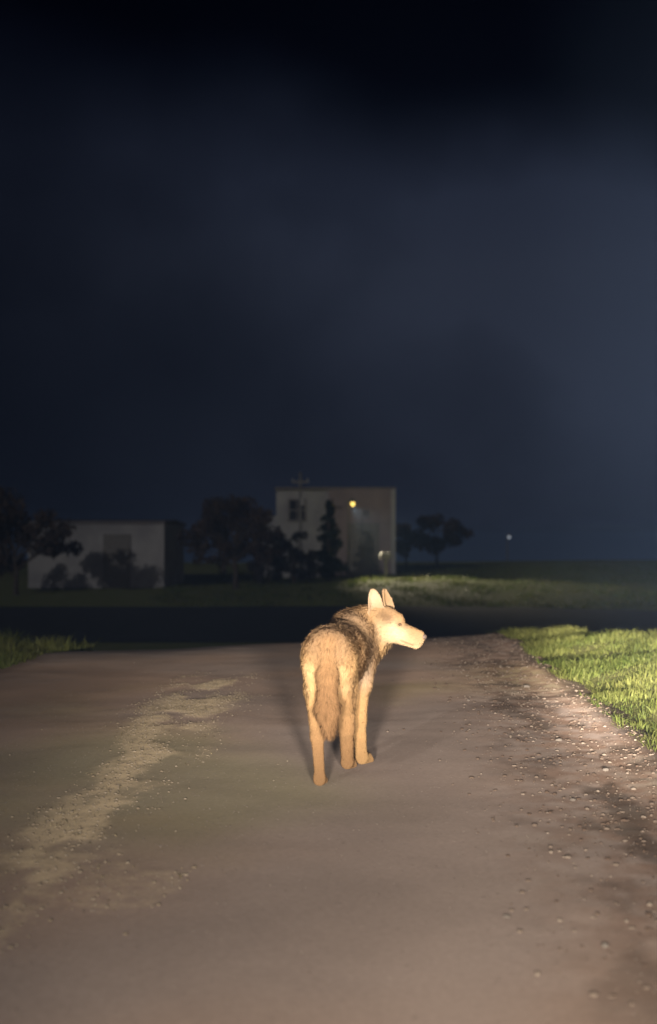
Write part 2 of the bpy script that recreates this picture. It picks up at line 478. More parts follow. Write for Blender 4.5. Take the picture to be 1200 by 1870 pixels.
stones('loose_gravel', x, y, 0.0018 + 0.0055*rng.random(len(x))**2.5, np.array([0.36, 0.30, 0.21]), np.array([0.5, 0.44, 0.34]),
       'pale strip of loose gravel between the wheel tracks left of the wolf')
x, y = scatter(0.2, 2.4, 2.4, 14.5, 60000, lambda x, y: (road_mask_shoulder(x, y)*0.34 + 0.002)*(x < edge_r(y) + 0.04))
stones('loose_gravel', x, y, 0.002 + 0.009*rng.random(len(x))**3.5, np.array([0.18, 0.13, 0.095]), np.array([0.42, 0.36, 0.29]),
       'stony gravel shoulder along the grass verge on the right')

x, y = scatter(-1.8, -0.2, 2.4, 11, 16000, lambda x, y: road_mask_strip(x, y)*0.6*sstep(0.35, 0.6, fbm(x*5, y*5)))
P = np.stack([x, y, road_z(x, y) - 0.002], -1)
blades('dry_grass', P, 0.006 + 0.012*rng.random(len(x)), 0.003 + 0.004*rng.random(len(x)), 2.2, np.array([0.36, 0.30, 0.18]), np.array([0.55, 0.48, 0.30]),
       'short dry straw lying on the pale strip between the wheel tracks', 'dry grass', m=m_grass)

x, y = scatter(-2.7, 1.9, 2.3, 9.0, 15000, lambda x, y: sstep(9.0, 4.0, y)*0.5 + 0.35)
stones('road_grit', x, y, 0.0012 + 0.0022*rng.random(len(x))**2, np.array([0.20, 0.165, 0.14]), np.array([0.42, 0.37, 0.31]),
       'fine grit pressed into the surface of the brown road')

# the few larger stones that stand out on the right half of the road
m_pebble = mat('pale_stone', (0.36, 0.33, 0.28), 0.85, 0.5, col2=(0.25, 0.22, 0.19), scale=40, spec=0.15)
for i_, (px_, py_, ps_, lb_) in enumerate((
    (0.515, 3.51, 0.010, 'pale stone lying alone on the smooth road to the lower right of the wolf'),
    (0.74, 3.25, 0.012, 'pale stone nearest the viewer in the bottom right corner of the road'),
    (1.24, 6.51, 0.018, 'largest pale stone on the shoulder, level with the feet of the wolf'),
    (1.30, 5.67, 0.016, 'pale stone on the shoulder closest to the near end of the grass verge'),
    (1.02, 5.06, 0.013, 'pale stone on the inner side of the shoulder, nearer than the wolf'),
    (1.46, 8.9, 0.022, 'pale stone far up the shoulder beside the middle of the grass verge'),
    (0.95, 8.2, 0.014, 'small pale stone between the wolf and the stony shoulder'))):
    bm_ = bmesh.new(); bmesh.ops.create_icosphere(bm_, subdivisions=2, radius=ps_*0.8)
    for v_ in bm_.verts:
        v_.co *= 1 + 0.35*(noise.noise(v_.co/ps_*0.9 + Vector((i_*3.1, 0, 0))))
        v_.co.x *= 1.25; v_.co.z *= 0.62
    me_ = bpy.data.meshes.new('stone'); bm_.to_mesh(me_); bm_.free()
    st_ = link('stone', me_, m_pebble, label=lb_, category='stone', group='larger stones on the road')
    st_.location = (px_, py_, float(road_z(np.array([px_]), np.array([py_]))[0]) + ps_*0.3); st_.rotation_euler = (0, 0, i_*1.3)

# ------------------------------------------------------------------ wolf
def prim(a, ra, b, rb, flow, fl, col, k=0.03): return dict(a=np.array(a), ra=ra, b=np.array(b), rb=rb, flow=np.array(flow), fl=fl, col=np.array(col), k=k)
back = (-0.24, -0.95, -0.25); dn = (0, -0.15, -1); hb = (-0.85, 0.35, -0.15)
CREAM = (0.54, 0.355, 0.165); TAN = (0.42, 0.265, 0.125); GREY = (0.37, 0.255, 0.15); WHITE = (0.55, 0.415, 0.245); BROWN = (0.285, 0.17, 0.082); TAWNY = (0.36, 0.22, 0.105)
PR = [
 # trunk
 prim((0.0,5.44,0.585),0.098,(0.065,5.70,0.575),0.100, back,0.028,TAN,0.05),
 prim((0.0,5.42,0.605),0.085,(0.06,5.70,0.62),0.070, back,0.030,GREY,0.05),
 prim((0.065,5.70,0.575),0.100,(0.115,5.94,0.55),0.112, back,0.032,GREY,0.05),
 prim((0.11,5.92,0.47),0.080,(0.06,5.68,0.51),0.075, back,0.030,TAN,0.05),
 prim((0.115,5.90,0.650),0.074,(0.115,5.97,0.650),0.080, back,0.030,GREY,0.05),
 # neck and ruff
 prim((0.115,5.96,0.635),0.100,(0.190,6.02,0.680),0.084, (-0.5,-0.5,-0.7),0.030,TAN,0.05),
 prim((0.160,6.03,0.555),0.088,(0.250,6.03,0.635),0.072, (-0.45,-0.3,-0.85),0.042,CREAM,0.05),
 # skull, cheek, muzzle, jaw
 prim((0.245,6.03,0.708),0.066,(0.285,6.012,0.703),0.058, hb,0.012,TAN,0.03),
 prim((0.275,5.995,0.664),0.068,(0.308,5.982,0.655),0.056, (-0.8,0.1,-0.5),0.022,WHITE,0.03),
 prim((0.325,5.985,0.660),0.044,(0.440,5.930,0.620),0.034, hb,0.009,(0.42,0.29,0.16),0.022),
 prim((0.315,5.975,0.636),0.042,(0.430,5.928,0.590),0.026, hb,0.009,WHITE,0.02),
 prim((0.300,6.000,0.705),0.050,(0.338,5.985,0.700),0.036, hb,0.009,TAN,0.022),
 # tail
 prim((0.0,5.365,0.63),0.032,(-0.006,5.315,0.50),0.034, dn,0.026,TAWNY,0.03),
 prim((-0.006,5.315,0.50),0.034,(-0.006,5.295,0.36),0.037, dn,0.034,BROWN,0.03),
 prim((-0.006,5.295,0.36),0.038,(0.002,5.297,0.268),0.020, dn,0.038,BROWN,0.03),
 # left hind leg
 prim((-0.040,5.44,0.56),0.070,(-0.052,5.52,0.41),0.054, dn,0.018,CREAM,0.04),
 prim((-0.045,5.42,0.52),0.058,(-0.050,5.43,0.38),0.040, dn,0.018,CREAM,0.04),
 prim((-0.052,5.50,0.41),0.050,(-0.050,5.375,0.225),0.027, dn,0.012,TAN,0.03),
 prim((-0.050,5.370,0.225),0.026,(-0.040,5.37,0.06),0.022, dn,0.007,TAWNY,0.02),
 prim((-0.040,5.365,0.035),0.027,(-0.036,5.43,0.026),0.028, dn,0.005,TAWNY,0.02),
 # right hind leg, stepping forward
 prim((0.050,5.46,0.56),0.070,(0.072,5.64,0.43),0.056, dn,0.018,CREAM,0.04),
 prim((0.050,5.46,0.50),0.056,(0.078,5.60,0.33),0.032, dn,0.018,TAN,0.05),
 prim((0.074,5.62,0.41),0.054,(0.084,5.665,0.215),0.034, dn,0.014,TAN,0.03),
 prim((0.084,5.665,0.215),0.033,(0.090,5.75,0.055),0.028, dn,0.009,TAWNY,0.02),
 prim((0.088,5.755,0.034),0.027,(0.104,5.82,0.026),0.028, dn,0.005,TAWNY,0.02),
 # right fore leg
 prim((0.155,5.93,0.53),0.072,(0.156,5.88,0.40),0.050, dn,0.020,TAN,0.04),
 prim((0.150,5.885,0.40),0.048,(0.148,5.915,0.22),0.034, dn,0.012,CREAM,0.03),
 prim((0.148,5.915,0.22),0.033,(0.158,5.90,0.06),0.028, dn,0.009,CREAM,0.02),
 prim((0.162,5.895,0.034),0.030,(0.190,5.955,0.026),0.027, dn,0.005,CREAM,0.02),
 # left fore leg
 prim((0.065,5.99,0.52),0.066,(0.070,5.97,0.40),0.046, dn,0.020,TAN,0.04),
 prim((0.070,5.97,0.40),0.043,(0.084,6.02,0.21),0.028, dn,0.010,TAN,0.03),
 prim((0.084,6.02,0.21),0.027,(0.090,6.01,0.06),0.023, dn,0.007,TAWNY,0.02),
 prim((0.090,6.01,0.034),0.026,(0.105,6.07,0.026),0.027, dn,0.005,TAWNY,0.02),
]
# toes: four small lobes at the front of each paw
for (px, py, dx, dy) in ((-0.036,5.43,0.10,0.99), (0.104,5.82,0.25,0.97), (0.190,5.955,0.35,0.93), (0.105,6.07,0.25,0.97)):
    for t in (-0.021, -0.007, 0.007, 0.021):
        q = 0.018 - abs(t)*0.35
        PR.append(prim((px + dy*t, py - dx*t, 0.020), 0.012, (px + dy*t + dx*q, py - dx*t + dy*q, 0.014), 0.011, dn, 0.003, TAWNY, 0.008))

def cone_sd(P, p):
    ba = p['b'] - p['a']; L = ba @ ba
    t = np.clip(((P - p['a']) @ ba)/L, 0, 1)
    return np.linalg.norm(P - p['a'] - t[..., None]*ba, axis=-1) - (p['ra'] + (p['rb'] - p['ra'])*t)

EARS = []   # (base centre, tip, width axis, opening normal)
hd = Vector((0.88, -0.42, -0.22)).normalized()                # where the head points
def add_ear(base, tip, opening): EARS.append((np.array(base), np.array(tip), np.array(Vector(opening).normalized())))
add_ear((0.229,5.985,0.750), (0.222,5.970,0.852), (0.45,-0.89,0.0))
add_ear((0.294,6.060,0.750), (0.288,6.080,0.852), (0.80,-0.60,0.0))
def ear_sd(P, e):
    b, t, n = e
    ax = t - b; L = np.linalg.norm(ax); ax = ax/L
    w = np.cross(ax, n); w /= np.linalg.norm(w); n2 = np.cross(w, ax)
    q = P - b
    u = q @ ax; s = q @ w; d = q @ n2
    tt = np.clip(u/L, -0.25, 1.0)
    half = 0.041*np.sqrt(np.clip(1 - np.clip(tt, 0, 1)**1.6, 0, 1))*0.98 + 0.003
    # cupped shell: curves backwards at the rims
    dd = d - 0.020*(s/0.037)**2 + 0.010
    q1 = np.abs(s) - half; q2 = np.abs(dd) - 0.0055; q3 = np.maximum(u - L, -0.02 - u)
    return np.maximum(np.maximum(q1, q2), q3)

def smin(a, b, k):
    h = np.clip(0.5 + 0.5*(b - a)/k, 0, 1)
    return b*(1-h) + a*h - k*h*(1-h)
def surface_nets(F, org, h):
    S = F < 0
    nx, ny, nz = F.shape
    c = [S[i:nx-1+i, j:ny-1+j, k:nz-1+k] for i in (0,1) for j in (0,1) for k in (0,1)]
    cnt = sum(x.astype(np.int8) for x in c)
    act = (cnt > 0) & (cnt < 8)
    idx = -np.ones(act.shape, np.int64); idx[act] = np.arange(act.sum())
    I, J, K = np.nonzero(act)
    acc = np.zeros((len(I), 3)); num = np.zeros(len(I))
    corners = [(i,j,k) for i in (0,1) for j in (0,1) for k in (0,1)]
    for a in range(8):
        for b in range(a+1, 8):
            ca, cb = corners[a], corners[b]
            if sum(abs(u-v) for u, v in zip(ca, cb)) != 1: continue
            fa = F[I+ca[0], J+ca[1], K+ca[2]]; fb = F[I+cb[0], J+cb[1], K+cb[2]]
            m = (fa < 0) != (fb < 0)
            t = np.where(m, fa/(fa - fb + 1e-20), 0)
            pt = np.array(ca)[None] + t[:, None]*(np.array(cb) - np.array(ca))[None]
            acc[m] += pt[m]; num[m] += 1
    V = (np.stack([I, J, K], -1) + acc/num[:, None])*h + org
    Q = []
    for ax in range(3):
        sl0 = [slice(None)]*3; sl1 = [slice(None)]*3
        sl0[ax] = slice(0, -1); sl1[ax] = slice(1, None)
        A, B = S[tuple(sl0)], S[tuple(sl1)]
        E = np.argwhere(A != B)
        o1, o2 = [(1,2),(2,0),(0,1)][ax]
        E = E[(E[:, o1] > 0) & (E[:, o2] > 0) & (E[:, o1] < F.shape[o1]-1) & (E[:, o2] < F.shape[o2]-1)]
        inside = A[tuple(E.T)]
        def g(d1, d2):
            e = E.copy(); e[:, o1] -= d1; e[:, o2] -= d2
            return idx[tuple(e.T)]
        q = np.stack([g(1,1), g(0,1), g(0,0), g(1,0)], -1)
        q[~inside] = q[~inside][:, ::-1]
        Q.append(q)
    return V, np.concatenate(Q)

h = 0.0052
lo = np.array([-0.20, 5.16, -0.012]); hi = np.array([0.54, 6.22, 0.90])
N = np.ceil((hi - lo)/h).astype(int)
AX = [(lo[i] + h*np.arange(N[i])).astype(np.float32) for i in range(3)]
FIELD = np.full(N, 0.09, np.float32)
def stamp(sd, p0, p1, pad, k):
    i0 = np.clip(np.floor((p0 - pad - lo)/h).astype(int), 0, N); i1 = np.clip(np.ceil((p1 + pad - lo)/h).astype(int), 0, N)
    sl = tuple(slice(a, b) for a, b in zip(i0, i1))
    G = np.stack(np.meshgrid(*[AX[i][sl[i]] for i in range(3)], indexing='ij'), -1)
    FIELD[sl] = smin(FIELD[sl], sd(G), k)
for p in PR:
    stamp(lambda G: cone_sd(G, p), np.minimum(p['a'], p['b']), np.maximum(p['a'], p['b']), max(p['ra'], p['rb']) + 0.06, p['k'])
for e in EARS:
    stamp(lambda G: ear_sd(G, e), np.minimum(e[0], e[1]), np.maximum(e[0], e[1]), 0.07, 0.012)
WV, WQ = surface_nets(FIELD, lo, h)
def skin_y(x, z):
    """first body surface met going away from the viewer at (x, z)"""
    i = int(round((x - lo[0])/h)); k = int(round((z - lo[2])/h))
    j = np.nonzero(FIELD[i, :, k] < 0)[0]
    return float(lo[1] + h*j[0]) if len(j) else 5.95
def on_skin(x, z, depth=0.0): return (x, skin_y(x, z) + depth, z)
fn = np.cross(WV[WQ[:,2]] - WV[WQ[:,0]], WV[WQ[:,3]] - WV[WQ[:,1]])
WN = np.zeros_like(WV)
for i in range(4): np.add.at(WN, WQ[:, i], fn)
WN /= np.linalg.norm(WN, axis=-1, keepdims=True) + 1e-12
# coat markings: (centre, radius, colour, strength)
MARKS = [
 (on_skin(0.222,0.672),0.022,(0.13,0.08,0.045),0.85), (on_skin(0.232,0.640),0.022,(0.14,0.09,0.05),0.8), (on_skin(0.240,0.605),0.024,(0.14,0.09,0.05),0.75),   # dark line behind the cheek
 (on_skin(0.275,0.722),0.030,(0.20,0.125,0.065),0.75), (on_skin(0.300,0.708),0.024,(0.18,0.11,0.06),0.75), ((0.315,5.99,0.735),0.035,GREY,0.6),   # brow and forehead
 (on_skin(0.15,0.66),0.05,(0.42,0.29,0.15),0.6),
 ((0.325,5.93,0.650),0.040,(0.66,0.54,0.36),0.9), ((0.36,5.91,0.635),0.030,(0.66,0.54,0.36),0.7),
 ((0.42,5.93,0.655),0.030,TAN,0.7), ((0.455,5.92,0.635),0.022,TAN,0.6), ((0.37,5.96,0.685),0.022,TAN,0.6),
 ((0.225,5.965,0.81),0.045,(0.68,0.54,0.37),0.8), ((0.285,6.06,0.81),0.04,TAN,0.6),
 ((0.0,5.33,0.66),0.06,TAWNY,0.6), ((0.10,5.90,0.76),0.06,(0.26,0.19,0.13),0.5), ((0.0,5.42,0.705),0.05,(0.30,0.21,0.14),0.4), ((0.06,5.66,0.69),0.08,(0.25,0.18,0.12),0.5), ((0.385,5.945,0.672),0.022,(0.30,0.20,0.115),0.6),
 ((-0.085,5.38,0.52),0.040,(0.66,0.48,0.25),0.8), ((-0.09,5.42,0.44),0.045,(0.60,0.42,0.22),0.7), 
 ((0.055,5.375,0.50),0.040,(0.66,0.48,0.25),0.8), ((0.085,5.45,0.43),0.045,(0.60,0.42,0.22),0.7),
 ((0.18,5.83,0.45),0.07,(0.50,0.42,0.33),0.5),
]
def colours(P):
    Ds = np.stack([cone_sd(P, p) for p in PR], -1)
    w = np.exp(-(Ds - Ds.min(-1, keepdims=True))/0.012)
    w /= w.sum(-1, keepdims=True)
    C = w @ np.stack([p['col'] for p in PR])
    FL = w @ np.array([p['flow']/np.linalg.norm(p['flow']) for p in PR])
    LN = w @ np.array([p['fl'] for p in PR])
    E = np.min(np.stack([ear_sd(P, e) for e in EARS], -1), -1)
    em = E < 0.006
    C[em] = (0.42, 0.30, 0.18); LN[em] = 0.007; FL[em] = (0, 0, 1)
    for c, r, col, s in MARKS:
        k = s*np.exp(-(np.linalg.norm(P - np.array(c), axis=-1)/r)**2)[:, None]
        C = C*(1-k) + np.array(col)[None]*k
    # mouth line
    for i in range(len(MOUTH) - 1):
        for t in (0, 0.2, 0.4, 0.6, 0.8, 1.0):
            q = np.array(MOUTH[i])*(1-t) + np.array(MOUTH[i+1])*t
            k = 0.5*np.exp(-(np.linalg.norm((P - q)*np.array([1, 1, 1.5]), axis=-1)/0.006)**2)[:, None]
            C = C*(1-k) + np.array([0.12, 0.07, 0.04])[None]*k
    for e in EYES:
        k = 0.7*np.exp(-(np.linalg.norm(P - np.array(e), axis=-1)/0.013)**2)[:, None]
        C = C*(1-k) + np.array([0.16, 0.10, 0.06])[None]*k
    return np.clip(C, 0.02, 0.95), FL, LN
EYES = (on_skin(0.351, 0.680, -0.002), (0.372, 6.010, 0.690))
MOUTH = (on_skin(0.360, 0.606), on_skin(0.385, 0.594), on_skin(0.415, 0.585), on_skin(0.445, 0.588))

wolf = empty('wolf', (0.06, 5.62, 0.0), label='tawny wolf standing on the gravel road with its head turned right', category='wolf')
woff = np.array([0.06, 5.62, 0.0])
NC, NF, NL = colours(WV)
m_skin = attr_mat('wolf_coat', 'tint', 0.9, 0.6, 0.05)
body = link('body', np_mesh('body', WV - woff, [WQ], True, NC*0.9), m_skin, wolf)

# fur: tapered strands whose shading follows the body surface
def make_fur(n):
    tri = np.concatenate([WQ[:, [0,1,2]], WQ[:, [0,2,3]]])
    a, b, c = WV[tri[:,0]], WV[tri[:,1]], WV[tri[:,2]]
    ar = np.linalg.norm(np.cross(b-a, c-a), axis=-1); ar /= ar.sum()
    t = rng.choice(len(tri), n, p=ar)
    u = rng.random((n, 2)); f = u.sum(1) > 1; u[f] = 1 - u[f]
    P = a[t] + u[:, :1]*(b[t]-a[t]) + u[:, 1:]*(c[t]-a[t])
    Nn = WN[tri[t,0]]*(1-u.sum(1))[:,None] + WN[tri[t,1]]*u[:, :1] + WN[tri[t,2]]*u[:, 1:]; Nn /= np.linalg.norm(Nn, axis=-1, keepdims=True) + 1e-9
    C, FLW, LN = colours(P)
    k = P[:, 2] > 0.015
    P, Nn, C, FLW, LN = P[k], Nn[k], C[k], FLW[k], LN[k]; n = len(P)
    T = FLW - Nn*(FLW*Nn).sum(-1, keepdims=True); T /= np.linalg.norm(T, axis=-1, keepdims=True) + 1e-9
    clump = vnoise(P[:,0]*60 + P[:,1]*40, P[:,2]*60 + P[:,1]*30)[:, None]
    j = rng.normal(0, 0.16, (n, 3))
    d0 = T*0.80 + Nn*(0.42 + 0.25*clump) + j; d0 /= np.linalg.norm(d0, axis=-1, keepdims=True)
    d1 = T*1.0 + Nn*(0.06 + 0.25*clump) + j*1.4 + np.array([0,0,-0.12]); d1 /= np.linalg.norm(d1, axis=-1, keepdims=True)
    L = (LN*(0.55 + 0.8*rng.random(n)))[:, None]
    guard = (rng.random(n) < 0.09) & (LN > 0.02)
    L[guard] *= 1.2; C[guard] *= 0.60
    W = np.clip(0.0010 + 0.012*LN, 0.0010, 0.0015)[:, None]
    s = np.cross(d0, Nn) + rng.normal(0, 0.4, (n, 3)); s /= np.linalg.norm(s, axis=-1, keepdims=True)
    P0 = P - Nn*0.001; P1 = P0 + d0*L*0.5; P2 = P1 + d1*L*0.5
    V = np.stack([P0 - s*W, P0 + s*W, P1 - s*W*0.75, P1 + s*W*0.75, P2], 1).reshape(-1, 3)
    i = np.arange(n)*5
    Q = np.stack([i, i+1, i+3, i+2], -1); Tr = np.stack([i+2, i+3, i+4], -1)
    var = 0.80 + 0.40*rng.random((n, 1)) + 0.18*(clump - 0.5)
    Cv = np.repeat(C*var, 5, 0).reshape(n, 5, 3)
    me = np_mesh('fur', V - woff, [Q, Tr], True, Cv.reshape(-1, 3))
    nv = np.repeat(Nn*0.9 + j*0.5, 5, 0); nv /= np.linalg.norm(nv, axis=-1, keepdims=True)
    me.normals_split_custom_set_from_vertices(nv.tolist())
    return me
link('fur', make_fur(150000), m_skin, body, kind='stuff')

def ellipsoid(name, c, r, m, parent, rot=None, seg=16):
    bm = bmesh.new(); bmesh.ops.create_uvsphere(bm, u_segments=seg, v_segments=seg//2+2, radius=1.0)
    for v in bm.verts: v.co = Vector((v.co.x*r[0], v.co.y*r[1], v.co.z*r[2]))
    if rot is not None: bm.transform(rot.to_matrix().to_4x4())
    bm.transform(Matrix.Translation(Vector(c) - Vector(woff)))
    me = bpy.data.meshes.new(name); bm.to_mesh(me); bm.free()
    for p in me.polygons: p.use_smooth = True
    return link(name, me, m, parent)
m_nose = mat('nose_leather', (0.17, 0.125, 0.10), 0.5, spec=0.4)
m_eye = mat('eye_amber', (0.10, 0.055, 0.02), 0.12, spec=0.5)
hq = hd.to_track_quat('X', 'Z')
for e in EYES: ellipsoid('eye', e, (0.0085, 0.0085, 0.0075), m_eye, wolf)
ellipsoid('nose', (0.470,5.917,0.622), (0.012, 0.017, 0.013), m_nose, wolf, hq)

# ------------------------------------------------------------------ houses
def gz(x, y): return float(ground_z(np.array([x]), np.array([y]))[0])
m_wall = mat('pale_plaster', (0.40, 0.40, 0.41), 0.9, 0.2, col2=(0.27, 0.27, 0.285), scale=0.9, bump=0.004, bscale=14, spec=0.1)
m_wall2 = mat('faded_pink_render', (0.30, 0.255, 0.26), 0.9, 0.2, col2=(0.22, 0.185, 0.20), scale=0.8, bump=0.004, bscale=14, spec=0.1)
m_roof = mat('roof_felt', (0.16, 0.15, 0.155), 0.9, col2=(0.22, 0.20, 0.20), scale=3, bump=0.01, bscale=12, spec=0.1)
m_trim = mat('trim_paint', (0.36, 0.36, 0.37), 0.6, col2=(0.30, 0.30, 0.31), scale=4)
m_dark = mat('grey_wood', (0.16, 0.155, 0.145), 0.7, col2=(0.20, 0.19, 0.18), scale=6)
m_frame = mat('grey_frame', (0.22, 0.215, 0.215), 0.7, col2=(0.18, 0.16, 0.15), scale=6)
m_glass = mat('window_glass', (0.02, 0.022, 0.028), 0.06, spec=0.5)
m_metal = mat('weathered_metal', (0.16, 0.16, 0.16), 0.5, col2=(0.24, 0.23, 0.22), scale=12)

def window(parent, x0, x1, y, z0, z1):
    w = MB().box(x0, x1, y - 0.03, y + 0.04, z0, z1).build('window', m_glass, parent)
    f = MB(); t = 0.09
    f.box(x0-t, x1+t, y-0.07, y+0.02, z1, z1+t).box(x0-t, x0, y-0.07, y+0.02, z0, z1).box(x1, x1+t, y-0.07, y+0.02, z0, z1)
    xm = (x0+x1)/2; f.box(xm-0.03, xm+0.03, y-0.06, y-0.031, z0, z1)
    zm = (z0+z1)/2; f.box(x0, xm-0.03, y-0.058, y-0.031, zm-0.03, zm+0.03).box(xm+0.03, x1, y-0.058, y-0.031, zm-0.03, zm+0.03)
    f.build('frame', m_frame, w)
    MB().box(x0-0.14, x1+0.14, y-0.13, y+0.02, z0-0.09, z0).build('sill', m_frame, w)
    return w
def plank_door(parent, x0, x1, y, z0, z1, n, name='garage_door'):
    d = MB().box(x0, x1, y-0.02, y+0.05, z0, z1).build(name, m_dark, parent)
    for i in range(n):
        a = z0 + (z1-z0)*i/n; b = z0 + (z1-z0)*(i+1)/n
        MB().box(x0+0.03, x1-0.03, y-0.05, y-0.021, a+0.02, b-0.02).build('panel', m_dark, d)
    MB().box((x0+x1)/2-0.12, (x0+x1)/2+0.12, y-0.09, y-0.051, z0+0.25, z0+0.31).build('handle', m_metal, d)
    return d

# single-storey house on the left
def house_left():
    y0, y1, x0, x1 = 57.0, 65.0, -14.2, -7.80
    zb, zt = gz(-11, 57)-0.3, 1.86
    h = empty('house', ((x0+x1)/2, y0, zb), label='low flat-topped pale house at the left of the picture', category='house')
    h.matrix_parent_inverse = Matrix()
    o = lambda ob: ob
    P = Vector(h.location)
    root = h
    parts = []
    w = MB().box(x0, x1, y0, y1, zb, zt).build('wall', m_wall, root)
    r = MB().prism([(y0-0.12, zt-0.02), (y1+0.5, zt-0.02), (y1+0.5, zt+0.08), ((y0+y1)/2, zt+0.22), (y0-0.12, zt+0.08)], x0-0.1, x1+0.08)
    r.v = [(yy, xx, zz) for (xx, yy, zz) in r.v]; r.f = [f[::-1] for f in r.f]
    rf = r.build('roof', m_roof, root)
    MB().box(x1-0.10, x1+0.03, y0-0.04, y0+0.2, zb, zt-0.03).build('corner_board', m_trim, root)
    plank_door(root, -10.65, -9.35, y0-0.02, gz(-10, 57)+0.02, 1.35, 5)
    for c in list(root.children): c.location = Vector(c.location) - P
    return root
house_left()

# taller house behind the wolf
def house_mid():
    y0, y1, x0, x1 = 68.0, 76.0, -2.95, 3.72
    zb, zt = gz(0, 68)-0.4, 3.95
    h = empty('house', ((x0+x1)/2, y0, zb), label='tall faded house behind the glowing yellow yard lamp', category='house')
    P = Vector(h.location)
    MB().box(x0, 0.0, y0, y1, zb, zt).build('wall', m_wall, h)
    MB().box(0.0, x1, y0-0.25, y1, zb, zt).build('wall', m_wall2, h)
    r = MB().prism([(y0-0.33, zt-0.02), (y1+0.4, zt-0.02), (y1+0.4, zt+0.08), (y1-2, zt+0.20), (y0-0.33, zt+0.08)], x0-0.08, x1+0.08)
    r.v = [(yy, xx, zz) for (xx, yy, zz) in r.v]; r.f = [f[::-1] for f in r.f]
    rf = r.build('roof', m_roof, h)
    MB().box(x1-0.20, x1+0.05, y0-0.29, y0, zb, zt-0.03).build('corner_board', m_trim, h)
    MB().box(x0-0.85, x0-0.002, y0+0.1, y1-2, zb, 2.45).build('side_wing', m_wall, h)
    plank_door(h, 1.15, 2.85, y0-0.26, gz(2, 68)+0.02, 2.0, 6)
    window(h, -2.2, -1.35, y0-0.02, 2.2, 3.3)
    for c in list(h.children): c.location = Vector(c.location) - P
house_mid()

# ------------------------------------------------------------------ lamps and posts
m_bulb = mat('lit_bulb', (1, 0.8, 0.3), 0.4, emit=(1.0, 0.70, 0.16), estr=2.4)
m_bulb2 = mat('pale_bulb', (0.9, 0.95, 1.0), 0.4, emit=(0.75, 0.85, 1.0), estr=0.3)
def street_lamp(x, y, z, off, label, bulb, r, power=0, aim=None):
    g = gz(x, y)
    o = empty('street_lamp', (x, y, g), label=label, category='lamp')
    hgt = z - g
    MB().tube([(0,0,-0.2), (0,0,hgt*0.5), (0,0,hgt+0.1)], [0.06, 0.05, 0.04]).build('pole', m_metal, o, True)
    MB().tube([(0,0,hgt+0.08), (off*0.5,0,hgt+0.26), (off,0,hgt+0.22)], [0.03, 0.03, 0.03], 6).build('arm', m_metal, o, True)
    hd_ = MB().tube([(off,0,hgt+0.25), (off,0,hgt+0.16), (off,0,hgt+0.04)], [0.05, 0.14, 0.17], 12).build('lamp_head', m_metal, o, True)
    b = MB().tube([(off,0,hgt+0.03), (off,0,hgt), (off,0,hgt-r), (off,0,hgt-1.6*r)], [r*0.7, r, r*0.8, r*0.2], 12).build('bulb', bulb, o, True)
    if power:
        d = bpy.data.lights.new('lamp_light', 'SPOT'); d.energy = power; d.color = (1.0, 0.86, 0.58)
        d.spot_size = R(62); d.spot_blend = 0.8; d.shadow_soft_size = 0.1
        l = bpy.data.objects.new('lamp_light', d); COL.objects.link(l); l.parent = o
        l.location = (off, -0.05, hgt - 2.2*r); l.rotation_euler = (-Vector(aim)).to_track_quat('Z', 'Y').to_euler()
    return o
street_lamp(1.08, 66.0, 3.10, 0.25, 'small yard lamp glowing yellow in front of the tall house', m_bulb, 0.12, 12000, (0.42, -0.85, -0.50))
street_lamp(17.5, 118.0, 1.40, 0.2, 'tiny white lamp far away across the dark field', m_bulb2, 0.16)
up_ = empty('utility_pole', (-1.50, 64.0, gz(-1.5, 64)), label='thin utility pole rising above the tall house roof', category='pole')
hp = 4.65 - gz(-1.5, 64)
MB().tube([(0,0,-0.3), (0.01,0,hp*0.5), (0,0,hp)], [0.09, 0.08, 0.065]).build('pole', m_metal, up_, True)
MB().box(-0.45, 0.45, -0.07, -0.01+0.06, hp-0.55, hp-0.45).build('crossarm', m_metal, up_)
MB().box(0.02, 0.22, -0.16, -0.08, hp-1.75, hp-1.35).build('meter_box', m_trim, up_)
for sx_ in (-0.4, 0.4): MB().tube([(sx_,0,hp-0.45), (sx_,0,hp-0.38), (sx_,0,hp-0.3)], [0.03,0.045,0.02], 8).build('insulator', m_trim, up_, True)
bx_ = empty('mailbox', (2.95, 62.0, gz(2.95, 62)), label='pale box on a post beside the tall house garage', category='mailbox')
hb_ = 0.10 - gz(2.95, 62)
MB().tube([(0,0,-0.2), (0,0,hb_)], [0.05, 0.05]).build('post', m_dark, bx_)
MB().prism([(-0.3,0), (0.3,0), (0.3,0.2), (0.2,0.31), (-0.2,0.31), (-0.3,0.2)], -0.25, 0.25).build('box', m_metal, bx_).location = (0,0,hb_)

